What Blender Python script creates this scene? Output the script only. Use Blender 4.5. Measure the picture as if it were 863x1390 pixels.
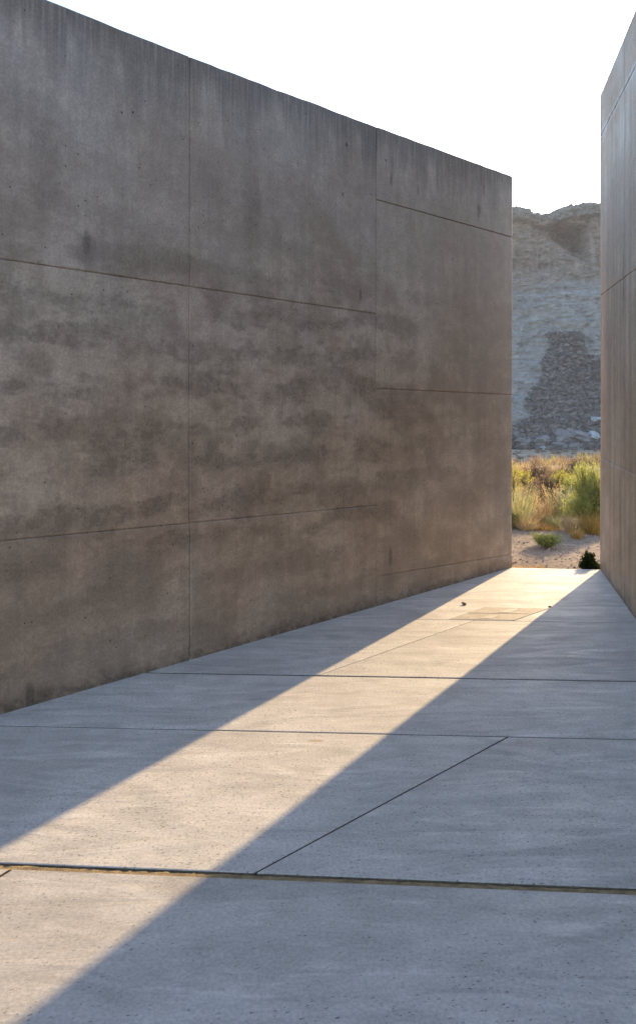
import bpy, bmesh, math, random
import numpy as np
from mathutils import Vector, Matrix, noise as mnoise

# ------------------------------------------------------------------ reset
for o in list(bpy.data.objects): bpy.data.objects.remove(o, do_unlink=True)
scene = bpy.context.scene
COL = scene.collection
R = math.radians

# ------------------------------------------------------------------ camera
EYE, FPX, CX, YH = 1.70, 1200.0, 431.5, 531.0      # eye height and lens recovered from the photo
cam = bpy.data.cameras.new('camera')
cam.sensor_fit = 'HORIZONTAL'; cam.sensor_width = 36.0
cam.lens = FPX / 863.0 * 36.0
cam.shift_y = -(1390 / 2 - YH) / 863.0
cam.clip_start = 0.05; cam.clip_end = 5000
camo = bpy.data.objects.new('camera', cam); COL.objects.link(camo)
camo.location = (0, 0, EYE); camo.rotation_euler = (R(90), 0, 0)
scene.camera = camo

# ------------------------------------------------------------------ sky and sun
SUN_AZ, SUN_EL = R(30.1), R(18.5)                   # clockwise from +Y
world = bpy.data.worlds.new('World'); scene.world = world; world.use_nodes = True
wt = world.node_tree; wt.nodes.clear()
sky = wt.nodes.new('ShaderNodeTexSky'); sky.sky_type = 'NISHITA'; sky.sun_disc = False
sky.sun_elevation = SUN_EL; sky.sun_rotation = SUN_AZ
sky.altitude = 1300; sky.air_density = 1.0; sky.dust_density = 2.3; sky.ozone_density = 1.0
bg = wt.nodes.new('ShaderNodeBackground'); bg.inputs['Strength'].default_value = 0.15
wo = wt.nodes.new('ShaderNodeOutputWorld')
wt.links.new(sky.outputs[0], bg.inputs[0]); wt.links.new(bg.outputs[0], wo.inputs[0])
sl = bpy.data.lights.new('sun', 'SUN'); sl.energy = 3.3; sl.angle = R(0.5); sl.color = (1.0, 0.72, 0.39)
suno = bpy.data.objects.new('sun', sl); COL.objects.link(suno)
sdir = Vector((math.sin(SUN_AZ) * math.cos(SUN_EL), math.cos(SUN_AZ) * math.cos(SUN_EL), math.sin(SUN_EL)))
suno.location = sdir * 60
suno.rotation_euler = (-sdir).to_track_quat('-Z', 'Y').to_euler()
scene.render.engine = 'CYCLES'
scene.cycles.max_bounces = 5; scene.cycles.diffuse_bounces = 3; scene.cycles.glossy_bounces = 2; scene.cycles.transmission_bounces = 3; scene.cycles.transparent_max_bounces = 8
vs = scene.view_settings
vs.view_transform = 'Standard'; vs.look = 'None'; vs.exposure = 1.7; vs.gamma = 1.0; vs.use_curve_mapping = False

rnd = random.Random(7)

# ------------------------------------------------------------------ helpers: objects
def tag(o, label=None, cat=None, group=None, kind=None):
    if label: o['label'] = label
    if cat: o['category'] = cat
    if group: o['group'] = group
    if kind: o['kind'] = kind
    return o
def empty(name, loc=(0, 0, 0), rz=0.0):
    o = bpy.data.objects.new(name, None); COL.objects.link(o)
    o.location = loc; o.rotation_euler = (0, 0, rz); o.empty_display_size = 0.1
    return o
def mesh_obj(name, verts, faces, mat=None, parent=None, smooth=False):
    me = bpy.data.meshes.new(name); me.from_pydata([tuple(v) for v in verts], [], faces); me.update()
    if smooth: me.polygons.foreach_set('use_smooth', [True] * len(me.polygons))
    o = bpy.data.objects.new(name, me); COL.objects.link(o)
    if mat: me.materials.append(mat)
    if parent: o.parent = parent
    return o
def bm_obj(name, bm, mat=None, parent=None, smooth=False):
    me = bpy.data.meshes.new(name); bm.to_mesh(me); bm.free()
    if smooth: me.polygons.foreach_set('use_smooth', [True] * len(me.polygons))
    o = bpy.data.objects.new(name, me); COL.objects.link(o)
    if mat: me.materials.append(mat)
    if parent: o.parent = parent
    return o
def prism(poly, d0, d1, axis='Z', bevel=0.0, seg=2):
    """closed prism over a polygon; axis Z: (x,y)->(x,y,z), axis Y: (u,z)->(u,y,z)"""
    bm = bmesh.new()
    pt = (lambda p, d: (p[0], p[1], d)) if axis == 'Z' else (lambda p, d: (p[0], d, p[1]))
    a = [bm.verts.new(pt(p, d0)) for p in poly]; b = [bm.verts.new(pt(p, d1)) for p in poly]
    bm.faces.new(a); bm.faces.new(b[::-1])
    n = len(poly)
    for i in range(n):
        bm.faces.new((a[i], b[i], b[(i + 1) % n], a[(i + 1) % n]))
    bmesh.ops.recalc_face_normals(bm, faces=bm.faces)
    if bevel:
        bmesh.ops.bevel(bm, geom=list(bm.edges), offset=bevel, segments=seg, profile=0.5, affect='EDGES')
    return bm
def clip(poly, p, n):
    """keep the part of poly where (q-p).n >= 0"""
    out = []
    for i in range(len(poly)):
        a, b = poly[i], poly[(i + 1) % len(poly)]
        da = (a[0] - p[0]) * n[0] + (a[1] - p[1]) * n[1]; db = (b[0] - p[0]) * n[0] + (b[1] - p[1]) * n[1]
        if da >= 0: out.append(a)
        if (da >= 0) != (db >= 0):
            t = da / (da - db); out.append((a[0] + (b[0] - a[0]) * t, a[1] + (b[1] - a[1]) * t))
    return out
def at(px, py, z=0.0):
    """ground point at height z seen at a photo pixel"""
    Y = (EYE - z) * FPX / (py - YH)
    return ((px - CX) / FPX * Y, Y)
def sm(a, b, x):
    t = min(1.0, max(0.0, (x - a) / (b - a))); return t * t * (3 - 2 * t)
def fbm(x, y, z=0.0, o=4): return mnoise.fractal(Vector((x, y, z)), 0.9, 2.1, o)

# ------------------------------------------------------------------ helpers: node materials
class NT:
    def __init__(s, name):
        s.m = bpy.data.materials.new(name); s.m.use_nodes = True
        s.t = s.m.node_tree; s.t.nodes.clear()
        s.out = s.t.nodes.new('ShaderNodeOutputMaterial')
        s._obj = None
    def add(s, typ): return s.t.nodes.new(typ)
    def put(s, sock, v):
        if v is None: return
        if isinstance(v, bpy.types.NodeSocket): s.t.links.new(v, sock)
        elif isinstance(v, (tuple, list)):
            v = tuple(v)
            if len(sock.default_value) == 4 and len(v) == 3: v = v + (1.0,)
            sock.default_value = v
        else: sock.default_value = v
    def obj(s):
        if s._obj is None: s._obj = s.add('ShaderNodeTexCoord').outputs['Object']
        return s._obj
    def scale(s, vec, sc, off=(0, 0, 0), rot=(0, 0, 0)):
        n = s.add('ShaderNodeMapping'); s.put(n.inputs[0], vec); n.inputs[1].default_value = off
        n.inputs[2].default_value = rot; n.inputs[3].default_value = sc; return n.outputs[0]
    def noise(s, vec, scale=1.0, detail=4.0, rough=0.55, dist=0.0):
        n = s.add('ShaderNodeTexNoise'); s.put(n.inputs['Vector'], vec); n.inputs['Scale'].default_value = scale
        n.inputs['Detail'].default_value = detail; n.inputs['Roughness'].default_value = rough
        n.inputs['Distortion'].default_value = dist; return n.outputs[0]
    def n2(s, vec, scale=1.0, detail=3.0, rough=0.6, dist=0.0):
        n = s.add('ShaderNodeTexNoise'); n.noise_dimensions = '2D'; s.put(n.inputs['Vector'], vec); n.inputs['Scale'].default_value = scale
        n.inputs['Detail'].default_value = detail; n.inputs['Roughness'].default_value = rough
        n.inputs['Distortion'].default_value = dist; return n.outputs[0]
    def voro(s, vec, scale=1.0):
        n = s.add('ShaderNodeTexVoronoi'); n.voronoi_dimensions = '2D'; s.put(n.inputs['Vector'], vec)
        n.inputs['Scale'].default_value = scale; return n.outputs['Distance'], s.sep(n.outputs['Color'])
    def orand(s): return s.add('ShaderNodeObjectInfo').outputs['Random']
    def math(s, op, a, b=None, c=None, clamp=False):
        n = s.add('ShaderNodeMath'); n.operation = op; n.use_clamp = clamp
        s.put(n.inputs[0], a)
        if b is not None: s.put(n.inputs[1], b)
        if c is not None: s.put(n.inputs[2], c)
        return n.outputs[0]
    def mr(s, v, a, b, c=0.0, d=1.0, smooth=True):
        n = s.add('ShaderNodeMapRange'); n.interpolation_type = 'SMOOTHSTEP' if smooth else 'LINEAR'
        s.put(n.inputs[0], v); s.put(n.inputs[1], a); s.put(n.inputs[2], b); s.put(n.inputs[3], c); s.put(n.inputs[4], d)
        return n.outputs[0]
    def mix(s, f, a, b, mode='MIX'):
        n = s.add('ShaderNodeMix'); n.data_type = 'RGBA'; n.blend_type = mode; n.clamp_factor = True
        s.put(n.inputs[0], f); s.put(n.inputs[6], a); s.put(n.inputs[7], b); return n.outputs[2]
    def mulv(s, col, v):
        n = s.add('ShaderNodeVectorMath'); n.operation = 'SCALE'; s.put(n.inputs[0], col); s.put(n.inputs[3], v); return n.outputs[0]
    def sep(s, vec):
        n = s.add('ShaderNodeSeparateXYZ'); s.put(n.inputs[0], vec); return n.outputs
    def comb(s, x=0.0, y=0.0, z=0.0):
        n = s.add('ShaderNodeCombineXYZ'); s.put(n.inputs[0], x); s.put(n.inputs[1], y); s.put(n.inputs[2], z); return n.outputs[0]
    def bump(s, h, strength=0.3, dist=0.01, normal=None):
        n = s.add('ShaderNodeBump'); n.inputs['Strength'].default_value = strength; n.inputs['Distance'].default_value = dist
        s.put(n.inputs['Height'], h); s.put(n.inputs['Normal'], normal); return n.outputs[0]
    def principled(s, col, rough=0.8, spec=0.5, normal=None):
        n = s.add('ShaderNodeBsdfPrincipled'); s.put(n.inputs['Base Color'], col); s.put(n.inputs['Roughness'], rough)
        s.put(n.inputs['Specular IOR Level'], spec); s.put(n.inputs['Normal'], normal)
        s.t.links.new(n.outputs[0], s.out.inputs[0]); return s.m

# ------------------------------------------------------------------ wall frames (metres)
LP = Vector((1.873, 8.536)); LD = Vector((-0.6736, -0.7391))       # left wall: far corner and direction towards the viewer
RP = Vector((2.698, 8.447)); RD = Vector((-0.1731, -0.9849))       # right wall
def on_wall(px, py, P, D):
    n = Vector((-D.y, D.x)); rx, rz = (px - CX) / FPX, (YH - py) / FPX
    t = P.dot(n) / (rx * n.x + n.y)
    return ((Vector((rx * t, t)) - P).dot(D), EYE + rz * t)
LW = lambda px, py: on_wall(px, py, LP, LD)
RW = lambda px, py: on_wall(px, py, RP, RD)

# ------------------------------------------------------------------ concrete materials
def wall_material(name, base_a, base_b, topfun, marks, bands, seep=None, topstain=0.5, foot=0.6, streak=0.12, rough=0.62, spec=0.4):
    m = NT(name); P = m.obj(); x, y, z = m.sep(P)[0:3]
    uz = m.comb(x, z, 0.0)
    big = m.n2(uz, 0.8, 3, 0.6)
    med = m.n2(uz, 3.0, 4, 0.65)
    blot = m.n2(uz, 13.0, 4, 0.72)
    fine = m.n2(uz, 62.0, 3, 0.7)
    st = m.n2(m.scale(uz, (7.0, 0.35, 1)), 1.0, 3, 0.6)
    st2 = m.n2(m.scale(uz, (38.0, 1.0, 1)), 1.0, 2, 0.6)
    col = m.mix(m.mr(big, 0.3, 0.7), base_a, base_b)
    # grey cement high up, dust-brown lower down, with the skylight's cooler top painted in
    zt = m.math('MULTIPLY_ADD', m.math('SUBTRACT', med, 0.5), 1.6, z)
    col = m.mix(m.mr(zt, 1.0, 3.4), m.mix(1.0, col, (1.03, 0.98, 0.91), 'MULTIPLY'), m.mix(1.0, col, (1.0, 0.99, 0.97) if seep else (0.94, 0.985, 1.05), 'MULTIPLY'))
    v = m.mr(m.orand(), 0, 1, 0.95, 1.05)
    v = m.math('MULTIPLY', v, m.mr(med, 0.28, 0.72, 0.87, 1.12))
    v = m.math('MULTIPLY', v, m.mr(blot, 0.28, 0.72, 0.91, 1.09))
    v = m.math('MULTIPLY', v, m.mr(st, 0.3, 0.7, 1 - streak, 1 + streak))
    v = m.math('MULTIPLY', v, m.mr(st2, 0.3, 0.7, 1 - streak * 0.5, 1 + streak * 0.5))
    v = m.math('MULTIPLY', v, m.mr(fine, 0.28, 0.72, 0.87, 1.13))
    if bands:                                # dark cloudy pour lines with rounded pale fields between them
        z0, z1, per, amt = bands
        cloud = m.n2(m.scale(uz, (1.9, 4.4, 1), (4, 2.3, 0)), 1.0, 5, 0.68, 0.0)
        field = m.n2(m.scale(uz, (2.6, 3.4, 1), (1, 6.2, 0)), 1.0, 3, 0.6)
        cloud = m.math('MULTIPLY_ADD', m.math('SINE', m.math('MULTIPLY', m.math('MULTIPLY_ADD', med, 0.16, z), 2 * math.pi / per)), 0.07, cloud)
        d = m.math('MAXIMUM', m.mr(cloud, 0.43, 0.63), m.math('MULTIPLY', m.mr(field, 0.48, 0.66), 0.8))
        d = m.math('MULTIPLY', d, m.mr(blot, 0.32, 0.60, 0.25, 1))
        win = m.math('MULTIPLY', m.mr(z, z0 - 0.5, z0 + 0.15, 0.6, 1.0), m.mr(z, z1 - 0.2, z1 + 0.6, 1, 0.2))
        win = m.math('MULTIPLY', win, m.mr(x, 0.8, 2.4, 0.45, 1.0))
        d = m.math('MULTIPLY', d, win)
        v = m.math('MULTIPLY', v, m.math('SUBTRACT', 1.0, m.math('MULTIPLY', d, amt)))
    a, b = topfun                            # weathered run-off below the coping
    dt = m.math('SUBTRACT', m.math('MULTIPLY_ADD', x, b, a), z)
    reach = m.mr(st, 0.30, 0.70, 0.22, 0.75)
    ts = m.math('MULTIPLY', m.mr(dt, 0.0, reach, 1, 0), m.mr(st2, 0.25, 0.65, 0.55, 1.0))
    v = m.math('MULTIPLY', v, m.math('SUBTRACT', 1.0, m.math('MULTIPLY', ts, topstain)))
    v = m.math('MULTIPLY_ADD', m.math('MULTIPLY', m.mr(st2, 0.62, 0.70), m.mr(dt, 0.03, 0.55, 1, 0)), 0.09, v)
    ft = m.mr(z, 0.0, m.mr(m.n2(m.scale(uz, (1.5, 2.2, 1), (3, 0, 0)), 1.0, 4, 0.75), 0.34, 0.70, 0.02, 0.22), 1, 0)     # splash dirt
    ft = m.math('MULTIPLY', ft, m.mr(blot, 0.34, 0.60, 0.2, 1))
    v = m.math('MULTIPLY', v, m.math('SUBTRACT', 1.0, m.math('MULTIPLY', ft, foot)))
    vd, vc = m.voro(uz, 24.0)                # blow holes
    hole = m.math('MULTIPLY', m.mr(vd, m.mr(vc[1], 0, 1, 0.02, 0.10), m.mr(vc[1], 0, 1, 0.06, 0.16), 1, 0), m.math('GREATER_THAN', vc[0], 0.95))
    dark = m.math('MULTIPLY', hole, 0.7)
    for (mu, mz, ru, rz, k) in marks:        # single smudges and tie marks
        e = m.math('ADD', m.math('POWER', m.math('DIVIDE', m.math('SUBTRACT', x, mu), ru), 2.0),
                   m.math('POWER', m.math('DIVIDE', m.math('SUBTRACT', z, mz), rz), 2.0))
        dark = m.math('MAXIMUM', dark, m.mr(m.math('MULTIPLY_ADD', m.math('SUBTRACT', blot, 0.5), 1.4, e), 0.1, 1.3, k, 0))
    v = m.math('MULTIPLY', v, m.math('SUBTRACT', 1.0, dark))
    col = m.mulv(col, v)
    rgh = m.mr(med, 0.3, 0.7, rough - 0.08, rough + 0.12)
    if seep:                                 # pale mineral seep at a joint
        zs, amt = seep
        drip = m.mr(m.n2(m.scale(uz, (13, 0.3, 1)), 1.0, 3, 0.65), 0.50, 0.68)
        fall = m.math('MULTIPLY', m.mr(z, zs - 1.1, zs - 0.02), m.math('LESS_THAN', z, zs + 0.01))
        edge = m.mr(m.math('ABSOLUTE', m.math('SUBTRACT', z, zs)), 0.0, 0.06, 1, 0)
        brk = m.mr(blot, 0.36, 0.55)
        s_ = m.math('MAXIMUM', m.math('MULTIPLY', drip, m.math('MULTIPLY', fall, 0.6)), m.math('MULTIPLY', edge, brk))
        col = m.mix(m.math('MULTIPLY', s_, amt), col, (0.66, 0.67, 0.65))
    h = m.math('SUBTRACT', m.math('MULTIPLY_ADD', m.n2(uz, 9.0, 2, 0.5), 1.4, m.math('MULTIPLY', fine, 0.5)), m.math('MULTIPLY', hole, 1.5))
    return m.principled(col, rgh, spec, m.bump(h, 0.35, 0.006))

def mk(px, py, ru, rz, k, f=LW):
    u, z = f(px, py); return (u, z, ru, rz, k)
left_marks = [mk(117, 330, .035, .085, .45), mk(117, 338, .07, .12, .22), mk(530, 243, .022, .06, .4), mk(567, 257, .02, .05, .3),
              mk(649, 286, .03, .075, .42), mk(656, 256, .03, .05, .22), mk(165, 152, .008, .01, .85), mk(180, 152, .008, .01, .85),
              mk(523, 217, .012, .014, .8), mk(470, 196, .014, .02, .7), mk(465, 263, .012, .018, .55), mk(489, 399, .016, .05, .4),
              mk(530, 755, .03, .09, .35), mk(62, 230, .11, .30, .16), mk(340, 270, .10, .26, .18), mk(345, 290, .03, .09, .16),
              mk(40, 945, .03, .09, .4)]
M = {}
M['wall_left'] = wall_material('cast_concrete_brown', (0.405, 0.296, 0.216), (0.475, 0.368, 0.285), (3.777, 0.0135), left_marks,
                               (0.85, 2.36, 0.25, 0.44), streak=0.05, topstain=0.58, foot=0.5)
M['wall_right'] = wall_material('cast_concrete_grey', (0.445, 0.350, 0.262), (0.52, 0.43, 0.338), (4.53, 0.012),
                                [mk(846, 380, .04, .3, .35, RW), mk(842, 700, .07, .5, .25, RW), mk(848, 118, .05, .03, .6, RW)],
                                None, seep=(4.134, 0.85), topstain=0.15, foot=0.55, streak=0.12, rough=0.58, spec=0.35)

def paving_material():
    m = NT('trowelled_paving_concrete'); P = m.obj(); x, y, z = m.sep(P)[0:3]
    w0 = m.add('ShaderNodeVectorMath'); w0.operation = 'ADD'; m.put(w0.inputs[0], P)
    m.put(w0.inputs[1], m.comb(m.math('MULTIPLY', m.orand(), 41.0), m.math('MULTIPLY', m.orand(), 17.0), 0.0)); P = w0.outputs[0]   # every pour its own pattern
    big = m.n2(P, 0.8, 3, 0.6, 0.4)
    med = m.n2(P, 4.5, 4, 0.66)
    brush = m.n2(m.scale(P, (1.3, 6.0, 1), (0, 0, 0), (0, 0, R(-4))), 1.0, 5, 0.68, 1.3)      # trowel sweeps across the walk
    sweep = m.n2(m.scale(P, (1.1, 4.4, 1), (4, 1, 0), (0, 0, R(3))), 1.0, 3, 0.6, 1.6)
    fine = m.n2(P, 75, 3, 0.7)
    col = m.mix(m.mr(big, 0.32, 0.68), (0.485, 0.455, 0.420), (0.550, 0.520, 0.485))
    v = m.math('MULTIPLY', m.mr(m.orand(), 0, 1, 0.93, 1.06), m.mr(med, 0.28, 0.72, 0.92, 1.07))
    v = m.math('MULTIPLY', v, m.mr(brush, 0.3, 0.7, 0.935, 1.06))
    v = m.math('MULTIPLY', v, m.mr(sweep, 0.34, 0.56, 0.895, 1.04))
    v = m.math('MULTIPLY', v, m.mr(fine, 0.28, 0.72, 0.88, 1.12))
    # small pits torn open by the trowel, longer across the walk
    wob = m.comb(m.math('MULTIPLY', fine, 0.030), m.math('MULTIPLY', m.math('ADD', fine, med), 0.030), 0.0)
    def pits(sc, stretch, thr, off, r1):
        w = m.add('ShaderNodeVectorMath'); w.operation = 'ADD'
        m.put(w.inputs[0], m.scale(P, (1.0, stretch, 1.0), off, (0, 0, R(-5)))); m.put(w.inputs[1], wob)
        d, c = m.voro(w.outputs[0], sc)
        lim = m.mr(big, 0.35, 0.65, thr + 0.05, thr - 0.12)
        rad = m.mr(c[1], 0, 1, r1 * 0.35, r1)
        return m.math('MULTIPLY', m.mr(d, m.math('MULTIPLY', rad, 0.6), rad, 1, 0), m.math('GREATER_THAN', c[0], lim))
    pit = m.math('MAXIMUM', pits(30, 2.0, 0.94, (0, 0, 0), 0.20), m.math('MULTIPLY', pits(64, 1.8, 0.90, (3, 8, 0), 0.34), 0.85))
    v = m.math('MULTIPLY', v, m.math('SUBTRACT', 1.0, m.math('MULTIPLY', pit, 0.62)))
    wn = m.mr(m.n2(m.scale(P, (1.6, 7.0, 1), (9, 4, 0)), 1.0, 4, 0.68, 0.4), 0.58, 0.70)          # pale worn flecks
    v = m.math('MULTIPLY_ADD', wn, 0.18, v)
    col = m.mulv(col, v)
    sx, sy = at(428, 1006)
    e = m.math('ADD', m.math('POWER', m.math('DIVIDE', m.math('SUBTRACT', x, sx), 0.045), 2.0), m.math('POWER', m.math('DIVIDE', m.math('SUBTRACT', y, sy), 0.02), 2.0))
    col = m.mix(m.mr(e, 0.4, 1.2, 0.8, 0), col, (0.42, 0.34, 0.235))
    h = m.math('SUBTRACT', m.math('MULTIPLY_ADD', brush, 1.0, m.math('MULTIPLY', fine, 0.16)), m.math('MULTIPLY', pit, 0.6))
    rgh = m.mr(brush, 0.3, 0.7, 0.72, 0.52)
    return m.principled(col, rgh, 0.28, m.bump(h, 0.5, 0.007))
M['paving'] = paving_material()

def simple(name, c1, c2, sc=8.0, rough=0.85, bump=0.3, bsc=60.0, dist=0.01, spec=0.3):
    m = NT(name); P = m.obj()
    n = m.noise(P, sc, 5, 0.62); f = m.noise(P, bsc, 4, 0.7)
    c = m.mulv(m.mix(m.mr(n, 0.3, 0.7), c1, c2), m.mr(f, 0.25, 0.75, 0.82, 1.18))
    return m.principled(c, rough, spec, m.bump(f, bump, dist))
M['filler'] = simple('sandy_joint_filler', (0.24, 0.18, 0.10), (0.42, 0.31, 0.17), 22, 0.95, 0.8, 140)
M['joint_edge'] = simple('dark_joint_edge', (0.14, 0.11, 0.08), (0.22, 0.175, 0.125), 30)
M['core'] = simple('wall_core_concrete', (0.17, 0.155, 0.14), (0.23, 0.21, 0.19), 6)
M['cover'] = simple('weathered_cover_plate', (0.31, 0.27, 0.22), (0.41, 0.36, 0.30), 9, 0.75, 0.35, 70, 0.006, 0.5)
M['cover_rim'] = simple('pale_cover_rim', (0.42, 0.38, 0.31), (0.52, 0.47, 0.39), 14, 0.5)
M['leaf_dark'] = simple('dark_dry_leaf', (0.03, 0.022, 0.016), (0.06, 0.04, 0.028), 40)
M['boulder'] = simple('purple_grey_rock', (0.18, 0.16, 0.155), (0.30, 0.27, 0.255), 0.5, 0.95, 0.8, 2.2, 0.25)
def rubble():
    m = NT('fallen_rubble'); P = m.obj(); g = m.add('ShaderNodeNewGeometry'); r = g.outputs['Random Per Island']
    f = m.noise(P, 1.4, 4, 0.7)
    c = m.mix(r, (0.075, 0.064, 0.06), (0.23, 0.195, 0.17))
    c = m.mulv(c, m.mr(f, 0.25, 0.75, 0.8, 1.2))
    return m.principled(c, 0.95, 0.15, m.bump(f, 0.6, 0.2))
M['rubble'] = rubble()
M['pale_rock'] = simple('pale_blue_rock', (0.36, 0.37, 0.38), (0.46, 0.46, 0.45), 0.6, 0.95, 0.6, 2.2, 0.2)
M['pebble'] = simple('desert_pebble', (0.24, 0.18, 0.13), (0.38, 0.31, 0.25), 30, 0.9)
M['stem'] = simple('woody_stem', (0.14, 0.10, 0.065), (0.26, 0.20, 0.13), 20, 0.9)

def foliage(name, cols, trans=0.5, rough=0.6):
    m = NT(name)
    g = m.add('ShaderNodeNewGeometry')
    ramp = m.add('ShaderNodeValToRGB'); m.t.links.new(g.outputs['Random Per Island'], ramp.inputs[0])
    els = ramp.color_ramp.elements
    while len(els) < len(cols): els.new(0.5)
    for i, c in enumerate(cols):
        els[i].position = i / (len(cols) - 1); els[i].color = (*c, 1)
    c = m.mulv(ramp.outputs[0], m.mr(m.noise(m.obj(), 5, 3, 0.6), 0.3, 0.7, 0.8, 1.2))
    d = m.add('ShaderNodeBsdfDiffuse'); m.put(d.inputs[0], c)
    t = m.add('ShaderNodeBsdfTranslucent'); m.put(t.inputs[0], c)
    mx = m.add('ShaderNodeMixShader'); mx.inputs[0].default_value = trans
    m.t.links.new(d.outputs[0], mx.inputs[1]); m.t.links.new(t.outputs[0], mx.inputs[2]); m.t.links.new(mx.outputs[0], m.out.inputs[0])
    return m.m
M['green'] = foliage('feathery_green', [(0.24, 0.26, 0.06), (0.38, 0.38, 0.11), (0.52, 0.50, 0.19), (0.31, 0.32, 0.09)], 0.58)
M['yellowgreen'] = foliage('yellow_green', [(0.30, 0.29, 0.06), (0.50, 0.44, 0.10), (0.40, 0.36, 0.09)], 0.58)
M['palegrass'] = foliage('pale_grass', [(0.38, 0.37, 0.15), (0.55, 0.50, 0.22), (0.48, 0.45, 0.22), (0.58, 0.46, 0.21)])
M['straw'] = foliage('straw', [(0.46, 0.30, 0.13), (0.60, 0.44, 0.22), (0.52, 0.34, 0.15), (0.66, 0.52, 0.30)])
M['orange'] = foliage('orange_dry_grass', [(0.42, 0.22, 0.055), (0.58, 0.35, 0.10), (0.52, 0.33, 0.11), (0.40, 0.30, 0.09)])
M['sage'] = foliage('grey_green_sage', [(0.28, 0.30, 0.17), (0.44, 0.44, 0.27), (0.56, 0.54, 0.36), (0.34, 0.35, 0.19)])
M['brown'] = foliage('brown_scrub', [(0.15, 0.10, 0.068), (0.26, 0.175, 0.12), (0.34, 0.24, 0.15), (0.19, 0.145, 0.095)], 0.4)
M['dark'] = foliage('dark_scrub', [(0.06, 0.05, 0.04), (0.10, 0.085, 0.05), (0.08, 0.075, 0.045)], 0.3)
M['lowgreen'] = foliage('low_green', [(0.18, 0.20, 0.05), (0.32, 0.33, 0.10), (0.25, 0.27, 0.08)])
M['box'] = foliage('dark_evergreen', [(0.016, 0.026, 0.008), (0.028, 0.042, 0.012), (0.05, 0.06, 0.012)], 0.3)
M['tan'] = foliage('tan_grass', [(0.40, 0.29, 0.15), (0.52, 0.40, 0.23), (0.34, 0.26, 0.14)])

def ground_material():
    m = NT('desert_sand'); P = m.obj(); x, y, z = m.sep(P)[0:3]
    big = m.noise(P, 0.35, 5, 0.6); med = m.noise(P, 2.4, 6, 0.65); fine = m.noise(P, 15, 5, 0.78); grit = m.noise(P, 120, 3, 0.7)
    col = m.mix(m.mr(big, 0.3, 0.7), (0.225, 0.165, 0.118), (0.30, 0.232, 0.175))
    v = m.math('MULTIPLY', m.mr(med, 0.25, 0.75, 0.78, 1.20), m.mr(fine, 0.30, 0.70, 0.66, 1.28))
    v = m.math('MULTIPLY', v, m.mr(grit, 0.25, 0.75, 0.84, 1.16))
    col = m.mulv(col, v)
    far = m.mr(y, 60, 190)
    col = m.mix(far, col, m.mulv(m.mix(m.mr(m.noise(m.scale(P, (0.05, 0.16, 1)), 1.0, 5, 0.6), 0.4, 0.62), (0.52, 0.405, 0.285), (0.38, 0.295, 0.205)), v))
    h = m.math('ADD', m.math('MULTIPLY', med, 1.0), m.math('ADD', m.math('MULTIPLY', fine, 0.5), m.math('MULTIPLY', grit, 0.15)))
    return m.principled(col, 0.95, 0.15, m.bump(h, 0.7, 0.03))
M['ground'] = ground_material()

# ------------------------------------------------------------------ ground sheet
def ground_z(x, y):
    z = -0.052
    if y > 8.6: z += 0.022 * sm(8.6, 9.2, y) * 1 + 0.03 * fbm(x * 0.7, y * 0.7, 3) * sm(8.9, 11, y) + 0.012 * fbm(x * 3, y * 3, 9) * sm(8.9, 10, y)
    if y > 16:
        a = sm(16, 24, y)
        t = 1.7 - 0.0850 * min(y, 180)
        if y > 180: t = 1.7 - 0.0850 * 180 - 0.016 * (min(y, 300) - 180)
        zz = t + 0.25 * fbm(x * 0.06, y * 0.06, 1) * sm(24, 60, y)
        z = z * (1 - a) + zz * a
    return z
def axis(fine0, fine1, step, lo, hi, grow=1.16):
    c = list(np.arange(fine0, fine1 + 1e-6, step)); s = step; a = c[-1]
    while a < hi: s *= grow; a += s; c.append(a)
    s = step; a = c[0]; pre = []
    while a > lo: s *= grow; a -= s; pre.append(a)
    return pre[::-1] + c
gx = axis(0.0, 6.0, 0.10, -1600, 1600); gy = axis(8.2, 17.0, 0.10, -1200, 330, 1.12)
V = [(x, y, ground_z(x, y)) for y in gy for x in gx]; nx = len(gx)
Fc = [(j * nx + i, j * nx + i + 1, (j + 1) * nx + i + 1, (j + 1) * nx + i) for j in range(len(gy) - 1) for i in range(nx - 1)]
tag(mesh_obj('ground', V, Fc, M['ground'], smooth=True), 'sandy desert ground with grit and scattered tufts beyond the walls', kind='structure')

# ------------------------------------------------------------------ paving: slabs with real open joints
def line(a, b):
    a, b = Vector(a), Vector(b); d = (b - a).normalized(); return a, Vector((-d.y, d.x))     # normal to the left (away from viewer for left-to-right)
J1 = line((-1.139, 3.168), (1.08, 3.004)); J2 = line((-1.616, 4.493), (1.551, 4.313)); J3 = line((-0.998, 5.336), (1.862, 5.178))
JF = line((1.862, 8.514), (2.688, 8.425))
JC = line((0.951, 6.570), (1.451, 6.540))
J0 = line((-1.0, 1.30), (1.0, 1.17)); JM = line((-1.0, -1.5), (1.0, -1.63)); JB = line((-1.0, -6.0), (1.0, -6.13))
D1 = line((-0.217, 3.124), (0.937, 4.35)); D2 = line(at(0, 1189), at(17, 1178)); D3 = line((0.024, 5.312), (0.924, 6.300))
ln = Vector((-LD.y, LD.x))           # points into the walkway?
if ln.dot(Vector((0, 3)) - LP) < 0: ln = -ln
rn = Vector((-RD.y, RD.x))
if rn.dot(Vector((0, 3)) - RP) < 0: rn = -rn
def offp(l, o): return l[0] + l[1] * o
BIG = [(-14, -8), (10, -8), (10, 12), (-14, 12)]
def slab_poly(lo, hi, wlo, whi, extra=()):
    p = clip(BIG, offp(lo, wlo), lo[1]); p = clip(p, offp(hi, -whi), -hi[1])
    p = clip(p, LP - ln * 0.10, ln); p = clip(p, RP - rn * 0.10, rn)
    for l, sgn, w in extra: p = clip(p, offp(l, sgn * w), l[1] * sgn)
    return p
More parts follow.
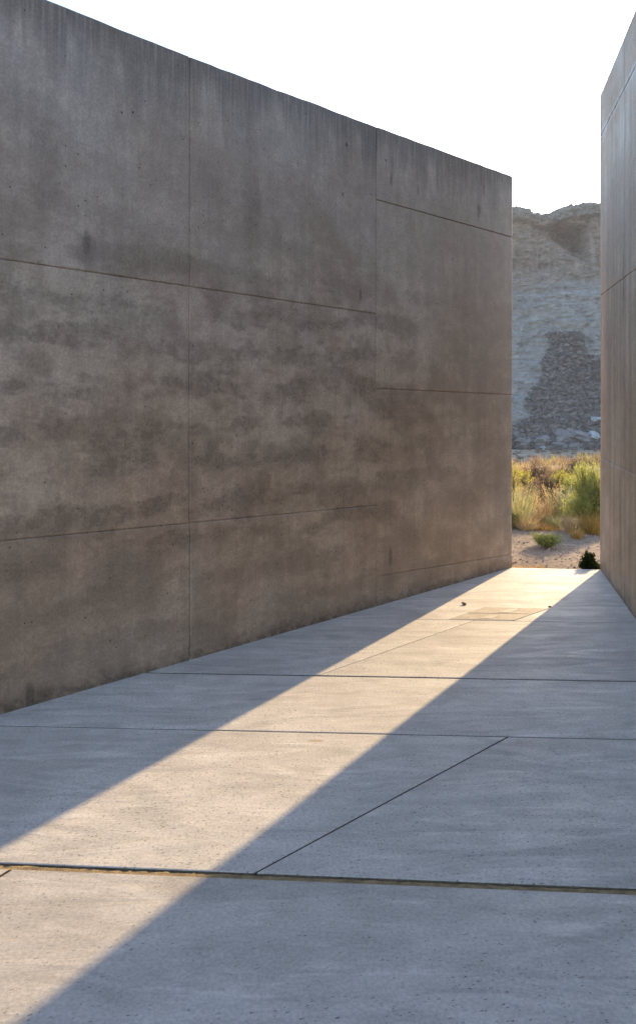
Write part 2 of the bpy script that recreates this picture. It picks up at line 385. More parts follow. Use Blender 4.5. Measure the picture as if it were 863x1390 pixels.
base = [tuple(p) for p in slab_poly(JB, JF, 0.0, 0.03)]
pave = bm_obj('pavement', prism(base, -0.16, -0.10), M['filler'])
tag(pave, 'pale concrete slab walkway between the two walls, half in sun', kind='structure')
slabs = [slab_poly(J1, J2, 0.019, 0.006, [(D1, 1, 0.004)]), slab_poly(J1, J2, 0.019, 0.006, [(D1, -1, 0.004)]),
         slab_poly(J2, J3, 0.006, 0.012), slab_poly(J3, JC, 0.012, 0.002, [(D3, 1, 0.0012)]), slab_poly(J3, JC, 0.012, 0.002, [(D3, -1, 0.0012)]), slab_poly(JC, JF, 0.002, 0.0),
         slab_poly(J0, J1, 0.012, 0.019, [(D2, 1, 0.006)]), slab_poly(J0, J1, 0.012, 0.019, [(D2, -1, 0.006)]),
         slab_poly(JM, J0, 0.012, 0.012), slab_poly(JB, JM, 0.0, 0.012)]
for k, p in enumerate(slabs):
    top = (0.0, 0.0, 0.0, 0.0, -0.001, 0.0, -0.003, -0.002, 0.0, 0.0)[k]
    so = bm_obj('slab', prism([tuple(q) for q in p], -0.10, top, bevel=0.003), M['paving'], pave)
    so.data.materials.append(M['joint_edge'])
    for f in so.data.polygons:
        if f.normal.z < 0.4: f.material_index = 1  # slab sides darker and browner than the tops
def filler(l, w, depth, x0, x1, seed, rough=0.006):
    rr = random.Random(seed); n = 420; V = []; Fq = []
    d = Vector((l[1].y, -l[1].x)); t0 = (x0 - l[0].x) / d.x; t1 = (x1 - l[0].x) / d.x
    for i in range(n + 1):
        c = l[0] + d * (t0 + (t1 - t0) * i / n)
        for k, s in enumerate((-1, -0.45, 0.1, 0.5, 1)):
            q = c + l[1] * (s * w * 1.05)
            hh = depth + rough * fbm(q.x * 38 + seed, q.y * 38, k * 0.7) * 1.2 - (0.016 if s > 0.6 else 0.0)
            V.append((q.x, q.y, min(hh, -0.0035)))
    for i in range(n):
        for k in range(4):
            a = i * 5 + k; Fq.append((a, a + 1, a + 6, a + 5))
    return mesh_obj('joint_filler', V, Fq, M['filler'], pave, smooth=True)
filler(J1, 0.019, -0.006, -3.05, 1.72, 3, 0.0025)
filler(J3, 0.012, -0.012, -1.05, 2.08, 5)
filler(J2, 0.006, -0.014, -1.85, 1.95, 6)

# ------------------------------------------------------------------ walls: cast panels on a core
def wall_frame(name, P, D, n, label):
    """Empty at the far foot; local x runs along the wall to the viewer, local -y is the visible face"""
    o = empty(name, (P.x, P.y, 0.0))
    Mx = Matrix(((D.x, -n.x, 0, P.x), (D.y, -n.y, 0, P.y), (0, 0, 1, 0), (0, 0, 0, 1)))
    return o, Mx
def build_wall(name, P, D, n, columns, thick, mat, label, gap=0.0014):
    ang = math.atan2(D.y, D.x)
    o = empty(name, (P.x, P.y, 0.0), ang)
    # local y: rotate n into the frame
    ny = -math.sin(ang) * n.x + math.cos(ang) * n.y       # +1 or -1: side of the visible face
    rr = random.Random(len(name) + int(P.x * 10))
    umax = columns[-1][1]
    for (u0, u1, za, zb) in columns:                      # za, zb: heights of joints at u0 / u1, bottom to top
        for i in range(len(za) - 1):
            g0 = 0.0022 if u0 > 0.001 else 0.0; g1 = 0.0022
            lo = gap if i > 0 else 0.0; hi = gap if i < len(za) - 2 else 0.0
            def lerp(z, u): return z[0] + (z[1] - z[0]) * (u - u0) / (u1 - u0)
            ua, ub = u0 + g0, u1 - g1
            q = [(ua, lerp((za[i], zb[i]), ua) + lo), (ub, lerp((za[i], zb[i]), ub) + lo),
                 (ub, lerp((za[i + 1], zb[i + 1]), ub) - hi), (ua, lerp((za[i + 1], zb[i + 1]), ua) - hi)]
            if i == len(za) - 2:                       # cast top edge wavers by a few millimetres
                e = q[2:]; nn = 22
                q = q[:2] + [(e[0][0] + (e[1][0] - e[0][0]) * k / nn, e[0][1] + (e[1][1] - e[0][1]) * k / nn + (0.006 * fbm(e[0][0] * 3 + k * 0.4, P.x, 2) if 0 < k < nn else 0)) for k in range(nn + 1)]
            proud = (0.0045, 0.0, 0.0028, 0.0055)[i] + rr.uniform(-0.0012, 0.0012)
            bm_obj('panel', prism(q, ny * proud, -ny * 0.06, 'Y', bevel=0.007, seg=2), mat, o)
    # core behind the panels, a touch short at top and ends so it never shows past them
    pts = [(0.004, -0.25), (umax - 0.004, -0.25)]
    for (u0, u1, za, zb) in reversed(columns): pts += [(u1 - 0.004, zb[-1] - 0.004), (u0 + 0.004, za[-1] - 0.004)]
    bm_obj('core', prism(pts, -ny * 0.007, -ny * thick, 'Y'), mat, o)
    return tag(o, label, 'wall')

j1 = lambda u: 2.314 + (u - 2.102) * 0.0267
j2 = lambda u: 0.798 + (u - 2.102) * 0.0357
tp = {0.0: 3.777, 2.098: 3.792, 3.987: 3.819}
tpf = lambda u: 3.819 + (u - 3.987) * 0.030
cols_left = [(0.0, 2.098, (-0.1, 0.124, 1.667, 3.189, 3.777), (-0.1, 0.232, 1.725, 3.217, 3.792)),
             (2.098, 3.987, (-0.1, j2(2.098), j1(2.098), 3.792), (-0.1, j2(3.987), j1(3.987), 3.819))]
u = 3.987
for w in (1.95, 1.95, 1.95, 1.95, 1.95):
    cols_left.append((u, u + w, (-0.1, j2(u), j1(u), tpf(u)), (-0.1, j2(u + w), j1(u + w), tpf(u + w)))); u += w
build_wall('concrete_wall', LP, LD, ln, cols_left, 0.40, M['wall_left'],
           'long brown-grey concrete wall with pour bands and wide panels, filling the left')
hs = lambda u: (-0.1, 1.068 + 0.004 * u, 2.617, 4.133, 4.526 + 0.014 * u)
cols_right = []; u = 0.0
for w in (1.39, 2.3, 2.3, 2.3, 2.3, 2.3):
    cols_right.append((u, u + w, hs(u), hs(u + w))); u += w
build_wall('concrete_wall', RP, RD, rn, cols_right, 0.40, M['wall_right'],
           'taller grey concrete wall with vertical run-off streaks at the right edge')

# ------------------------------------------------------------------ access cover let into the walk
cv = [(0.951, 6.575), (1.451, 6.545), (1.812, 6.915), (1.300, 6.960)]
cen = (sum(p[0] for p in cv) / 4, sum(p[1] for p in cv) / 4)
acc = empty('access_cover', (cen[0], cen[1], 0.0))
tag(acc, 'weathered rectangular access cover set in the sunlit walk near its far end', 'access cover')
rel = [(p[0] - cen[0], p[1] - cen[1]) for p in cv]
def sub(a0, a1, b0, b1):          # bilinear patch of the cover: a across, b in depth
    f = lambda a, b: tuple((rel[0][k] * (1 - a) + rel[1][k] * a) * (1 - b) + (rel[3][k] * (1 - a) + rel[2][k] * a) * b for k in (0, 1))
    return [f(a0, b0), f(a1, b0), f(a1, b1), f(a0, b1)]
for b0, b1 in ((0.03, 0.485), (0.515, 0.97)):
    bm_obj('plate', prism(sub(0.03, 0.955, b0, b1), 0.0006, 0.0022, bevel=0.0008, seg=1), M['cover'], acc)
bm_obj('rim', prism(sub(0.965, 1.0, 0.0, 1.0), 0.0006, 0.0045, bevel=0.002, seg=1), M['cover_rim'], acc)
for a0, a1, b0, b1 in ((0.46, 0.62, 0.58, 0.88), (0.44, 0.60, 0.10, 0.36)):
    bm_obj('handle_plate', prism(sub(a0, a1, b0, b1), 0.0023, 0.0040, bevel=0.0008, seg=1), M['cover_rim'], acc)

# ------------------------------------------------------------------ small litter
def litter(name, x, y, z, size, seed, mat, label, cat):
    rr = random.Random(seed); n = 9; V = []; Fq = []
    for i in range(n):                                       # curled leaf: cupped grid with a pointed outline
        t = i / (n - 1); w = math.sin(math.pi * (0.06 + 0.88 * t)) ** 0.8 * 0.36
        for k in range(5):
            s = (k - 2) / 2
            V.append(((t - 0.5) * size, s * w * size, size * (0.10 + 0.42 * (s * w * 2.2) ** 2 + 0.25 * (t - 0.5) ** 2 * 2 + 0.05 * rr.random())))
    for i in range(n - 1):
        for k in range(4): a = i * 5 + k; Fq.append((a, a + 1, a + 6, a + 5))
    o = mesh_obj(name, V, Fq, mat); o.location = (x, y, z); o.rotation_euler = (0.25, 0.1, rr.uniform(0, 3))
    md = o.modifiers.new('thickness', 'SOLIDIFY'); md.thickness = size * 0.05
    return tag(o, label, cat)
a = at(629, 821); litter('dry_leaf', a[0], a[1], -0.006, 0.055, 4, M['leaf_dark'], 'small curled dark leaf on the sunlit walk left of the access cover', 'leaf')
a = at(746, 827); litter('dry_leaf', a[0], a[1], 0.008, 0.035, 9, M['leaf_dark'], 'tiny dark leaf at the right tip of the access cover', 'leaf')

# ------------------------------------------------------------------ plants
class Ribbons:
    def __init__(s): s.v = []; s.f = []
    def blade(s, p, d, L, w, bend=0.0, side=None, seg=3, tip=0.1):
        d = d.normalized()
        if side is None:
            side = d.cross(Vector((rnd.uniform(-1, 1), rnd.uniform(-1, 1), rnd.uniform(-0.3, 0.3))))
        side.normalize(); b = len(s.v); q = Vector(p); dd = Vector(d); st = L / seg
        for i in range(seg + 1):
            ww = w * (1 - (1 - tip) * (i / seg) ** 1.6) * 0.5
            s.v.append(q - side * ww); s.v.append(q + side * ww)
            dd = (dd + Vector((0, 0, -bend / seg)) + Vector((d.x, d.y, 0)) * (bend * 0.35 / seg)).normalized()
            q = q + dd * st
        for i in range(seg): a = b + 2 * i; s.f.append((a, a + 1, a + 3, a + 2))
        return q
    def leaf(s, p, d, L, w):
        d = d.normalized(); side = d.cross(Vector((rnd.gauss(0, 1), rnd.gauss(0, 1), rnd.gauss(0, 1))))
        if side.length < 1e-4: return
        side.normalize(); up = side.cross(d); b = len(s.v)
        m = p + d * (L * 0.45)
        s.v += [Vector(p), m - side * (w / 2) + up * (w * 0.15), p + d * L, m + side * (w / 2) + up * (w * 0.15)]
        s.f.append((b, b + 1, b + 2, b + 3))
    def tube(s, pts, r0, r1):
        n = 4; b = len(s.v)
        for i, p in enumerate(pts):
            r = r0 + (r1 - r0) * i / (len(pts) - 1)
            for k in range(n): s.v.append(Vector(p) + Vector((math.cos(k * 1.571) * r, math.sin(k * 1.571) * r, 0)))
        for i in range(len(pts) - 1):
            for k in range(n): s.f.append((b + i * n + k, b + i * n + (k + 1) % n, b + (i + 1) * n + (k + 1) % n, b + (i + 1) * n + k))
    def build(s, name, mat, parent): return mesh_obj(name, s.v, s.f, mat, parent)
def rdir(el0, el1):
    a = rnd.uniform(0, 2 * math.pi); e = R(rnd.uniform(el0, el1)); return Vector((math.cos(a) * math.cos(e), math.sin(a) * math.cos(e), math.sin(e)))

def plant_root(name, x, y, label, cat, group):
    return tag(empty(name, (x, y, ground_z(x, y) - 0.01)), label, cat, group)
def grass(name, x, y, h, r, n, mat, label, cat='grass', group=None, w=0.006, bend=0.5, lean=25, heads=None):
    o = plant_root(name, x, y, label, cat, group); g = Ribbons(); hd = Ribbons()
    for i in range(n):
        a = rnd.uniform(0, 6.283); rr = r * 0.55 * math.sqrt(rnd.random())
        p = Vector((math.cos(a) * rr, math.sin(a) * rr, 0))
        d = Vector((p.x / r * math.tan(R(lean)) + rnd.gauss(0, 0.16), p.y / r * math.tan(R(lean)) + rnd.gauss(0, 0.16), 1))
        L = h * rnd.uniform(0.5, 1.05) * (1.0 - 0.25 * rr / r)
        e = g.blade(p, d, L, w * rnd.uniform(0.7, 1.3), bend * rnd.uniform(0.2, 1.4), seg=4)
        if heads and rnd.random() < 0.5:
            for k in range(7):
                hd.leaf(e + Vector((0, 0, -0.02 * k)), rdir(20, 80), 0.022, 0.008)
    g.build('blades', mat, o)
    if heads: tag(hd.build('seed_heads', heads, o), kind='stuff')
    return o
def shrub(name, x, y, h, r, ns, nl, mat, label, cat='shrub', group=None, leaf=(0.045, 0.007), el=(28, 88), stem=None, start=0.25, lobe=None):
    o = plant_root(name, x, y, label, cat, group); st = Ribbons(); lf = Ribbons()
    for i in range(ns):
        d = rdir(*el); L = 1.0 / math.sqrt((math.hypot(d.x, d.y) / r) ** 2 + (d.z / h) ** 2) * rnd.uniform(0.72, 1.05)
        if lobe: L *= lobe(d)
        pts = []; q = Vector((rnd.gauss(0, r * 0.10), rnd.gauss(0, r * 0.10), 0)); dd = Vector((d.x * 0.7, d.y * 0.7, d.z + 0.3)).normalized()
        for k in range(6):
            pts.append(q.copy()); q = q + dd * (L / 5)
            dd = (dd * 0.8 + d * 0.2 + Vector((rnd.gauss(0, 0.10), rnd.gauss(0, 0.10), rnd.gauss(0, 0.08)))).normalized()
        st.tube(pts, 0.006 * h / 0.6, 0.0015)
        for k in range(nl):
            t = (start + (1 - start) * rnd.random() ** 0.8) * 4.999; i0 = int(t); p = pts[i0].lerp(pts[i0 + 1], t - i0)
            ax = (pts[i0 + 1] - pts[i0]).normalized()
            ld = ax * rnd.uniform(0.3, 1.3) + rdir(-30, 70) * 0.9
            # twig offset so the crown fills between the stems
            p = p + rdir(-20, 60) * (r * 0.16 * rnd.random())
            if nl: lf.leaf(p, ld, leaf[0] * rnd.uniform(0.6, 1.4), leaf[1] * rnd.uniform(0.7, 1.3))
    st.build('stems', stem or M['stem'], o); lf.build('foliage', mat, o)
    return o
def spikes(name, x, y, h, r, n, mat, label, cat='sagebrush', group=None):
    o = plant_root(name, x, y, label, cat, group); st = Ribbons(); lf = Ribbons()
    for i in range(n):
        a = rnd.uniform(0, 6.283); rr = r * 0.5 * math.sqrt(rnd.random()); p = Vector((math.cos(a) * rr, math.sin(a) * rr, 0))
        d = Vector((p.x / r * 0.7 + rnd.gauss(0, 0.10), p.y / r * 0.7 + rnd.gauss(0, 0.10), 1)).normalized(); L = h * rnd.uniform(0.55, 1.02)
        pts = [p + d * (L * k / 4) + Vector((rnd.gauss(0, .006), rnd.gauss(0, .006), 0)) * k for k in range(5)]
        st.tube(pts, 0.0035, 0.0015)
        for k in range(46):
            t = rnd.uniform(0.15, 1.0) * 3.999; i0 = int(t); q = pts[i0].lerp(pts[i0 + 1], t - i0)
            lf.leaf(q, d * 1.2 + rdir(-10, 50) * 0.7, rnd.uniform(0.018, 0.034), 0.006)
    st.build('stems', mat, o); lf.build('foliage', mat, o)
    return o
def AT(px, py): return at(px, py, -0.03)

# named plants in view, nearest first
x, y = AT(797, 771.0)
y = 8.57; x = 2.635
shrub('evergreen_bush', x, y, 0.205, 0.135, 110, 70, M['box'], 'small dark evergreen bush growing at the far foot of the right wall', 'bush', leaf=(0.016, 0.009), el=(5, 88), start=0.1, lobe=lambda d: 0.80 if d.x > 0.3 else 0.95)
x, y = AT(718, 770); y = 8.70
for k, (px, nm) in enumerate(((700, 'left'), (716, 'middle'), (731, 'right'))):
    X = (px - CX) / FPX * 8.72
    grass('dry_grass_tuft', X, 8.72, 0.055, 0.10, 110, M['orange'],
          ('low orange dry grass against the corner of the left wall', 'low orange dry grass along the walk end, between two like tufts', 'low orange dry grass along the walk end, farthest from the left wall')[k], 'grass', 'dry grass along the end of the walk', w=0.006, bend=1.4, lean=50)
x, y = AT(742, 744); shrub('green_ground_shrub', x, y, 0.12, 0.28, 60, 40, M['lowgreen'], 'low spreading green plant alone on the bare sand', 'shrub', leaf=(0.036, 0.006), el=(5, 65), start=0.15)
x, y = AT(783, 731); grass('dry_grass_tuft', x, y, 0.17, 0.10, 170, M['orange'], 'small orange grass tuft in front of the big green shrub', 'grass', w=0.005, bend=0.9)
x, y = AT(803, 716); shrub('green_shrub', x, y, 0.86, 0.46, 210, 70, M['green'], 'large feathery green shrub beside the right wall', 'shrub', leaf=(0.062, 0.0065), el=(15, 89), start=0.3)
x, y = AT(779, 722); grass('dry_grass_tuft', x, y, 0.28, 0.20, 260, M['straw'], 'straw grass clump at the left foot of the big shrub', 'grass', w=0.005, bend=0.9)
x, y = AT(806, 724); grass('dry_grass_tuft', x, y, 0.36, 0.24, 460, M['orange'], 'orange-gold dry grass under the big green shrub', 'grass', w=0.005, bend=0.9)
x, y = AT(704, 713); grass('pale_grass_clump', x, y, 0.58, 0.22, 270, M['palegrass'], 'tall pale green grass clump by the left wall corner', 'grass', w=0.0055, bend=0.35, lean=18, heads=M['tan'])
x, y = AT(697, 717); shrub('green_ground_shrub', x, y, 0.20, 0.12, 26, 40, M['lowgreen'], 'small green plant at the foot of the tall pale grass', 'shrub', leaf=(0.034, 0.008))
x, y = AT(716, 719); grass('dry_grass_tuft', x, y, 0.25, 0.17, 260, M['straw'], 'tan dry tuft in front of the tall pale grass', 'grass', w=0.005, bend=1.0, lean=40)
x, y = AT(739, 708); grass('straw_stalks', x, y, 0.42, 0.15, 170, M['straw'], 'peach-straw dry stalks in the middle of the gap', 'grass', w=0.006, bend=0.35, lean=20, heads=M['straw'])
x, y = AT(742, 719); grass('dry_grass_tuft', x, y, 0.14, 0.22, 300, M['orange'], 'low flattened orange grass before the straw stalks', 'grass', w=0.005, bend=1.3, lean=50)
x, y = AT(763, 707); spikes('sage_plant', x, y, 0.50, 0.17, 60, M['sage'], 'grey-green spiky sage plant left of the big shrub', 'sagebrush')
x, y = AT(752, 700); spikes('sage_plant', x, y, 0.56, 0.10, 16, M['straw'], 'thin tan spikes rising between straw stalks and sage plant', 'sagebrush')
x, y = AT(693, 680); shrub('yellow_shrub', x, y, 0.60, 0.24, 80, 56, M['yellowgreen'], 'bright yellow-green shrub behind the left wall corner', 'shrub', leaf=(0.055, 0.008), el=(15, 88))
x, y = AT(724, 690); shrub('brown_shrub', x, y, 0.44, 0.28, 80, 40, M['brown'], 'twiggy red-brown shrub behind the straw stalks', 'shrub', leaf=(0.04, 0.007), el=(12, 85))
x, y = AT(750, 688); shrub('dark_shrub', x, y, 0.40, 0.26, 80, 42, M['dark'], 'dark blackish shrub behind the sage spikes', 'shrub', leaf=(0.04, 0.009), el=(12, 85))
x, y = AT(762, 672); shrub('yellow_shrub', x, y, 0.42, 0.30, 70, 44, M['yellowgreen'], 'olive-yellow shrub behind the dark shrub', 'shrub', leaf=(0.05, 0.008), el=(12, 85))
x, y = AT(728, 662); shrub('brown_shrub', x, y, 0.46, 0.40, 90, 36, M['brown'], 'wide brown scrub behind the twiggy shrub, left of centre', 'shrub', leaf=(0.045, 0.009), el=(12, 85))
x, y = AT(747, 652); grass('tan_grass_clump', x, y, 0.42, 0.40, 420, M['tan'], 'tan grass clump far behind the dark shrub', 'grass', w=0.010, bend=0.5)
x, y = AT(708, 650); grass('tan_grass_clump', x, y, 0.40, 0.40, 420, M['straw'], 'pale straw clump far behind, next to the left wall', 'grass', w=0.010, bend=0.5)
x, y = AT(778, 655); shrub('dark_shrub', x, y, 0.44, 0.35, 70, 36, M['brown'], 'brown scrub far behind the sage, left of the big shrub', 'shrub', leaf=(0.05, 0.009), el=(12, 85))
x, y = AT(772, 700); spikes('sage_plant', x, y, 0.40, 0.18, 36, M['sage'], 'grey-green sage plant tucked against the left side of the big shrub', 'sagebrush')
x, y = AT(711, 694); grass('pale_grass_clump', x, y, 0.44, 0.24, 240, M['palegrass'], 'pale grass clump behind the tall clump at the wall corner', 'grass', w=0.006, bend=0.4)
x, y = AT(738, 676); shrub('brown_shrub', x, y, 0.40, 0.30, 90, 44, M['brown'], 'brown twiggy shrub between the red-brown and dark shrubs', 'shrub', leaf=(0.04, 0.009), el=(12, 85))
x, y = AT(790, 684); shrub('green_shrub', x, y, 0.62, 0.40, 110, 60, M['green'], 'second green shrub, just behind the large feathery one', 'shrub', leaf=(0.06, 0.007), el=(15, 88))
x, y = AT(708, 672); shrub('yellow_shrub', x, y, 0.40, 0.30, 80, 50, M['yellowgreen'], 'low olive shrub right of the bright yellow-green one', 'shrub', leaf=(0.05, 0.008), el=(12, 85))
x, y = AT(730, 712); grass('straw_stalks', x, y, 0.26, 0.16, 220, M['straw'], 'short straw tuft at the left foot of the tall stalks', 'grass', w=0.006, bend=0.6)
x, y = AT(752, 714); grass('pale_grass_clump', x, y, 0.20, 0.16, 200, M['palegrass'], 'short pale grass at the right foot of the straw stalks', 'grass', w=0.006, bend=0.7)
# pale stone among the plants
def rock_mesh(seed, sub=2, flat=0.6, rough=0.35):
    bm = bmesh.new(); bmesh.ops.create_icosphere(bm, subdivisions=sub, radius=1.0)
    for v in bm.verts:
        c = v.co.normalized(); n1 = fbm(c.x * 1.3 + seed * 3.1, c.y * 1.3, c.z * 1.3 + seed, 3)
        # facet: quantise slightly so the faces break like split stone
        k = 1 + rough * n1; v.co = Vector((c.x * k, c.y * k, c.z * k * flat))
    return bm
x, y = AT(762, 708)
o = bm_obj('stone', rock_mesh(5), M['pale_rock']); o.location = (x, y, ground_z(x, y) + 0.02); o.scale = (0.09, 0.06, 0.05)
tag(o, 'pale flat stone at the foot of the sage plant', 'stone')

# scrub that nobody could count: the flat beyond, out to the cliff
def scrub_mass(name, n, xr, yr, hr, mat, label, leafn=60, seed=1, keep=None, bw=0.035):
    global rnd
    rnd = random.Random(seed); g = Ribbons()
    for i in range(n):
        y = yr[0] + (yr[1] - yr[0]) * rnd.random(); f = y / yr[0] if yr[0] > 100 else 1.0
        x = rnd.uniform(*xr)
        if keep and not keep(x, y): continue
        h = rnd.uniform(*hr); z = ground_z(x, y) - 0.02; c = Vector((x, y, z))
        for k in range(leafn):
            d = rdir(8, 85); L = h * rnd.uniform(0.5, 1.1)
            g.blade(c + Vector((rnd.gauss(0, h * 0.25), rnd.gauss(0, h * 0.25), 0)), d + Vector((0, 0, 0.4)), L, h * bw, 0.4, seg=2)
    o = g.build(name, mat, None); return tag(o, label, kind='stuff')
free = lambda x, y: not (2.3 < x < 5.2 + (y - 9) * 0.25 and y < 17.5) and not (x < 3.0 and y < 8.9)
scrub_mass('brown_scrub', 190, (-4, 16), (15.5, 34), (0.20, 0.44), M['brown'], 'brown scrub filling the flat behind the nearer plants', 110, 11)
scrub_mass('tan_scrub', 110, (-4, 16), (15.5, 36), (0.20, 0.42), M['tan'], 'tan dry grass scattered through the scrub flat', 110, 12)
scrub_mass('olive_scrub', 46, (-4, 16), (17.0, 34), (0.25, 0.5), M['yellowgreen'], 'olive scrub scattered through the flat', 110, 13)
scrub_mass('flank_scrub', 60, (-8, 12), (10.2, 17.5), (0.15, 0.45), M['palegrass'], 'pale scrub on the sand outside the walls', 110, 14, free)
scrub_mass('far_scrub', 1500, (-40, 180), (120, 246), (0.4, 1.2), M['brown'], 'dark dots of scrub on the flat below the cliff', 26, 15, None, 0.16)

# pebbles strewn on the sand past the walk
rnd = random.Random(21); V = []; Fq = []
for i in range(6000):
    x = rnd.uniform(0.5, 6.5); y = 8.62 + 5.5 * rnd.random() ** 1.6; r = 0.005 + 0.018 * rnd.random() ** 3
    b = len(V); z = ground_z(x, y); a0 = rnd.uniform(0, 6.28)
    for k in range(5): V.append((x + math.cos(a0 + k * 1.257) * r * rnd.uniform(.7, 1.2), y + math.sin(a0 + k * 1.257) * r * rnd.uniform(.7, 1.2), z - r * 0.2))
    for k in range(3): V.append((x + math.cos(a0 + k * 2.1) * r * .5, y + math.sin(a0 + k * 2.1) * r * .5, z + r * rnd.uniform(.4, .75)))
    Fq += [(b + 5, b + 6, b + 7), (b, b + 1, b + 5), (b + 1, b + 6, b + 5), (b + 1, b + 2, b + 6), (b + 2, b + 3, b + 6), (b + 3, b + 7, b + 6), (b + 3, b + 4, b + 7), (b + 4, b + 5, b + 7), (b + 4, b, b + 5)]
tag(mesh_obj('pebbles', V, Fq, M['pebble']), 'small pebbles strewn on the sand past the walk', kind='stuff')

# ------------------------------------------------------------------ cliff
def cliff_material():
    m = NT('layered_cliff_rock'); P = m.obj(); x, y, z = m.sep(P)[0:3]
    strat = m.noise(m.scale(P, (0.03, 0.03, 0.55)), 1.0, 6, 0.65, 0.6)
    strat2 = m.noise(m.scale(P, (0.22, 0.10, 1.1)), 1.0, 6, 0.72, 0.9)
    big = m.noise(P, 0.05, 5, 0.6); med = m.noise(P, 0.35, 6, 0.68); fine = m.noise(P, 1.6, 5, 0.72)
    vert = m.noise(m.scale(P, (0.5, 0.3, 0.05)), 1.0, 5, 0.62)
    clay = m.mix(m.mr(strat, 0.38, 0.62), (0.45, 0.43, 0.40), (0.43, 0.37, 0.31))
    rock = m.mix(m.mr(vert, 0.35, 0.65), (0.40, 0.295, 0.225), (0.43, 0.355, 0.29))
    zz = m.math('ADD', z, m.math('MULTIPLY', m.math('SUBTRACT', big, 0.5), 14))
    col = m.mix(m.mr(zz, 33, 43), clay, rock)
    cap = m.mr(m.math('ADD', z, m.math('MULTIPLY', m.math('SUBTRACT', med, 0.5), 3)), 57.5, 60)
    col = m.mix(cap, col, (0.30, 0.28, 0.235))
    v = m.math('MULTIPLY', m.mr(strat2, 0.32, 0.68, 0.76, 1.15), m.mr(med, 0.28, 0.72, 0.76, 1.2))
    v = m.math('MULTIPLY', v, m.mr(fine, 0.25, 0.75, 0.86, 1.12))
    col = m.mulv(col, v)
    att = m.add('ShaderNodeAttribute'); att.attribute_name = 'scree'
    col = m.mix(att.outputs['Fac'], col, m.mulv(m.mix(m.mr(fine, 0.4, 0.6), (0.075, 0.066, 0.062), (0.13, 0.115, 0.105)), v))
    h = m.math('ADD', m.math('MULTIPLY', med, 1.2), m.math('ADD', m.math('MULTIPLY', fine, 0.6), m.math('MULTIPLY', strat2, 0.9)))
    return m.principled(col, 0.95, 0.1, m.bump(h, 1.0, 1.3))
M['cliff'] = cliff_material()
def skyline(x):
    pts = [(-600, 70), (-60, 66), (30, 62), (60, 62.5), (66, 63.3), (70, 62.7), (72, 61.4), (75, 61.0), (78, 61.6), (81, 63.2), (84, 64.0), (86, 63.8), (89, 64.8), (96, 65.2), (110, 66), (160, 63), (300, 68), (800, 60)]
    for (a, b), (c, d) in zip(pts, pts[1:]):
        if x <= c: return b + (d - b) * max(0, (x - a)) / (c - a)
    return 60
def slope_xz(px, py):               # where a line of sight meets the lower clay slope
    k = (YH - py) / FPX; z = (k * 260.4 + EYE) / (1 - 0.8 * k); Y = 246 + (z + 18) * 0.8
    return (px - CX) / FPX * Y, z
SL = [slope_xz(*p) for p in ((690, 612), (688, 600), (692, 590), (700, 580), (709, 572), (721, 564), (722, 556), (713, 550), (711, 540), (718, 530), (729, 515), (744, 507), (734, 497), (735, 488), (743, 478), (752, 470), (745, 458), (748, 450))]
SR = [slope_xz(*p) for p in ((860, 612), (860, 570), (860, 484), (826, 482), (806, 484), (794, 488), (793, 478), (790, 466), (791, 456), (780, 450))]
def interp(L, z):
    for (x0, z0), (x1, z1) in zip(L, L[1:]):
        if z0 <= z <= z1: return x0 + (x1 - x0) * (z - z0) / (z1 - z0)
    return L[0][0] if z < L[0][1] else None
def scree_mask(x, z):
    """rock-fall tongue: narrow at the top, spreading to the foot"""
    a, b = interp(SL, z), interp(SR, z)
    if a is None or b is None or x < a - 4 or x > b + 4: return 0.0
    n = 1.5 * fbm(x * 0.35, z * 0.5, 4) + 1.1 * fbm(x * 1.3, z * 1.6, 8)
    return sm(-0.6, 0.6, x - a - n) * sm(-0.6, 0.6, b - x - n)
def cliff_pt(x, t):
    """t 0..1 foot to rim, 1..1.4 back over the plateau"""
    top = skyline(x)
    if t <= 1:
        z = -18 + t * (top + 18)
        if z < 38: Y = 246 + (z + 18) * 0.80
        else: Y = 246 + 56 * 0.80 + (z - 38) * 0.16
        Y += 3.0 * fbm(x * 0.04, z * 0.04, 2) + 1.6 * fbm(x * 0.16, z * 0.2, 5) + 0.8 * fbm(x * 0.45, z * 1.1, 6)
        Y += 0.35 * math.sin(z * 1.5 + 5 * fbm(x * 0.09, z * 0.12, 7)) * sm(8, 20, z)            # ledges
        cliffy = sm(34, 44, z)
        Y += cliffy * (2.4 * abs(fbm(x * 0.22, z * 0.05, 12)) + 0.9 * abs(fbm(x * 0.7, z * 0.35, 13)))
        # alcove under the cap, wall of the reddish buttress on its right
        wa = 1.5 * fbm(x * 0.25, z * 0.25, 21) + 0.5 * fbm(x * 0.9, z * 0.9, 22)
        al = sm(73.5, 86, x + wa) * (1 - sm(88.9, 89.8, x + 0.25 * wa)) * sm(43.5 + (89 - x) * 0.55, 51.5 + (89 - x) * 0.35, z + wa) * (1 - sm(56.4, 58.4, z + (x - 82) * 0.10 + 0.4 * wa))
        Y += 16.0 * al
        Y -= 4.0 * sm(top - 5.0, top - 4.3, z + 0.4 * fbm(x * 0.3, 3)) * (1 - 0.6 * sm(top - 2.0, top, z))     # overhanging cap rock
        s = scree_mask(x, z)
        if s > 0: Y -= s * (1.4 + 1.0 * fbm(x * 0.5, z * 0.5, 14) + 0.7 * fbm(x * 1.4, z * 1.4, 15))
        return (x, Y, z + (0.5 * fbm(x * 0.9, 7.0, 3) + 0.25 * fbm(x * 2.4, 3.0, 5)) * sm(0.93, 1.0, t))
    z = top + (t - 1) * 6; Y = 246 + 44.8 + (top - 38) * 0.16 - 1.0 + (t - 1) * 400 + 3.0 * fbm(x * 0.04, top * 0.04, 2)
    return (x, Y, z + 0.5 * fbm(x * 0.3, Y * 0.1, 3))
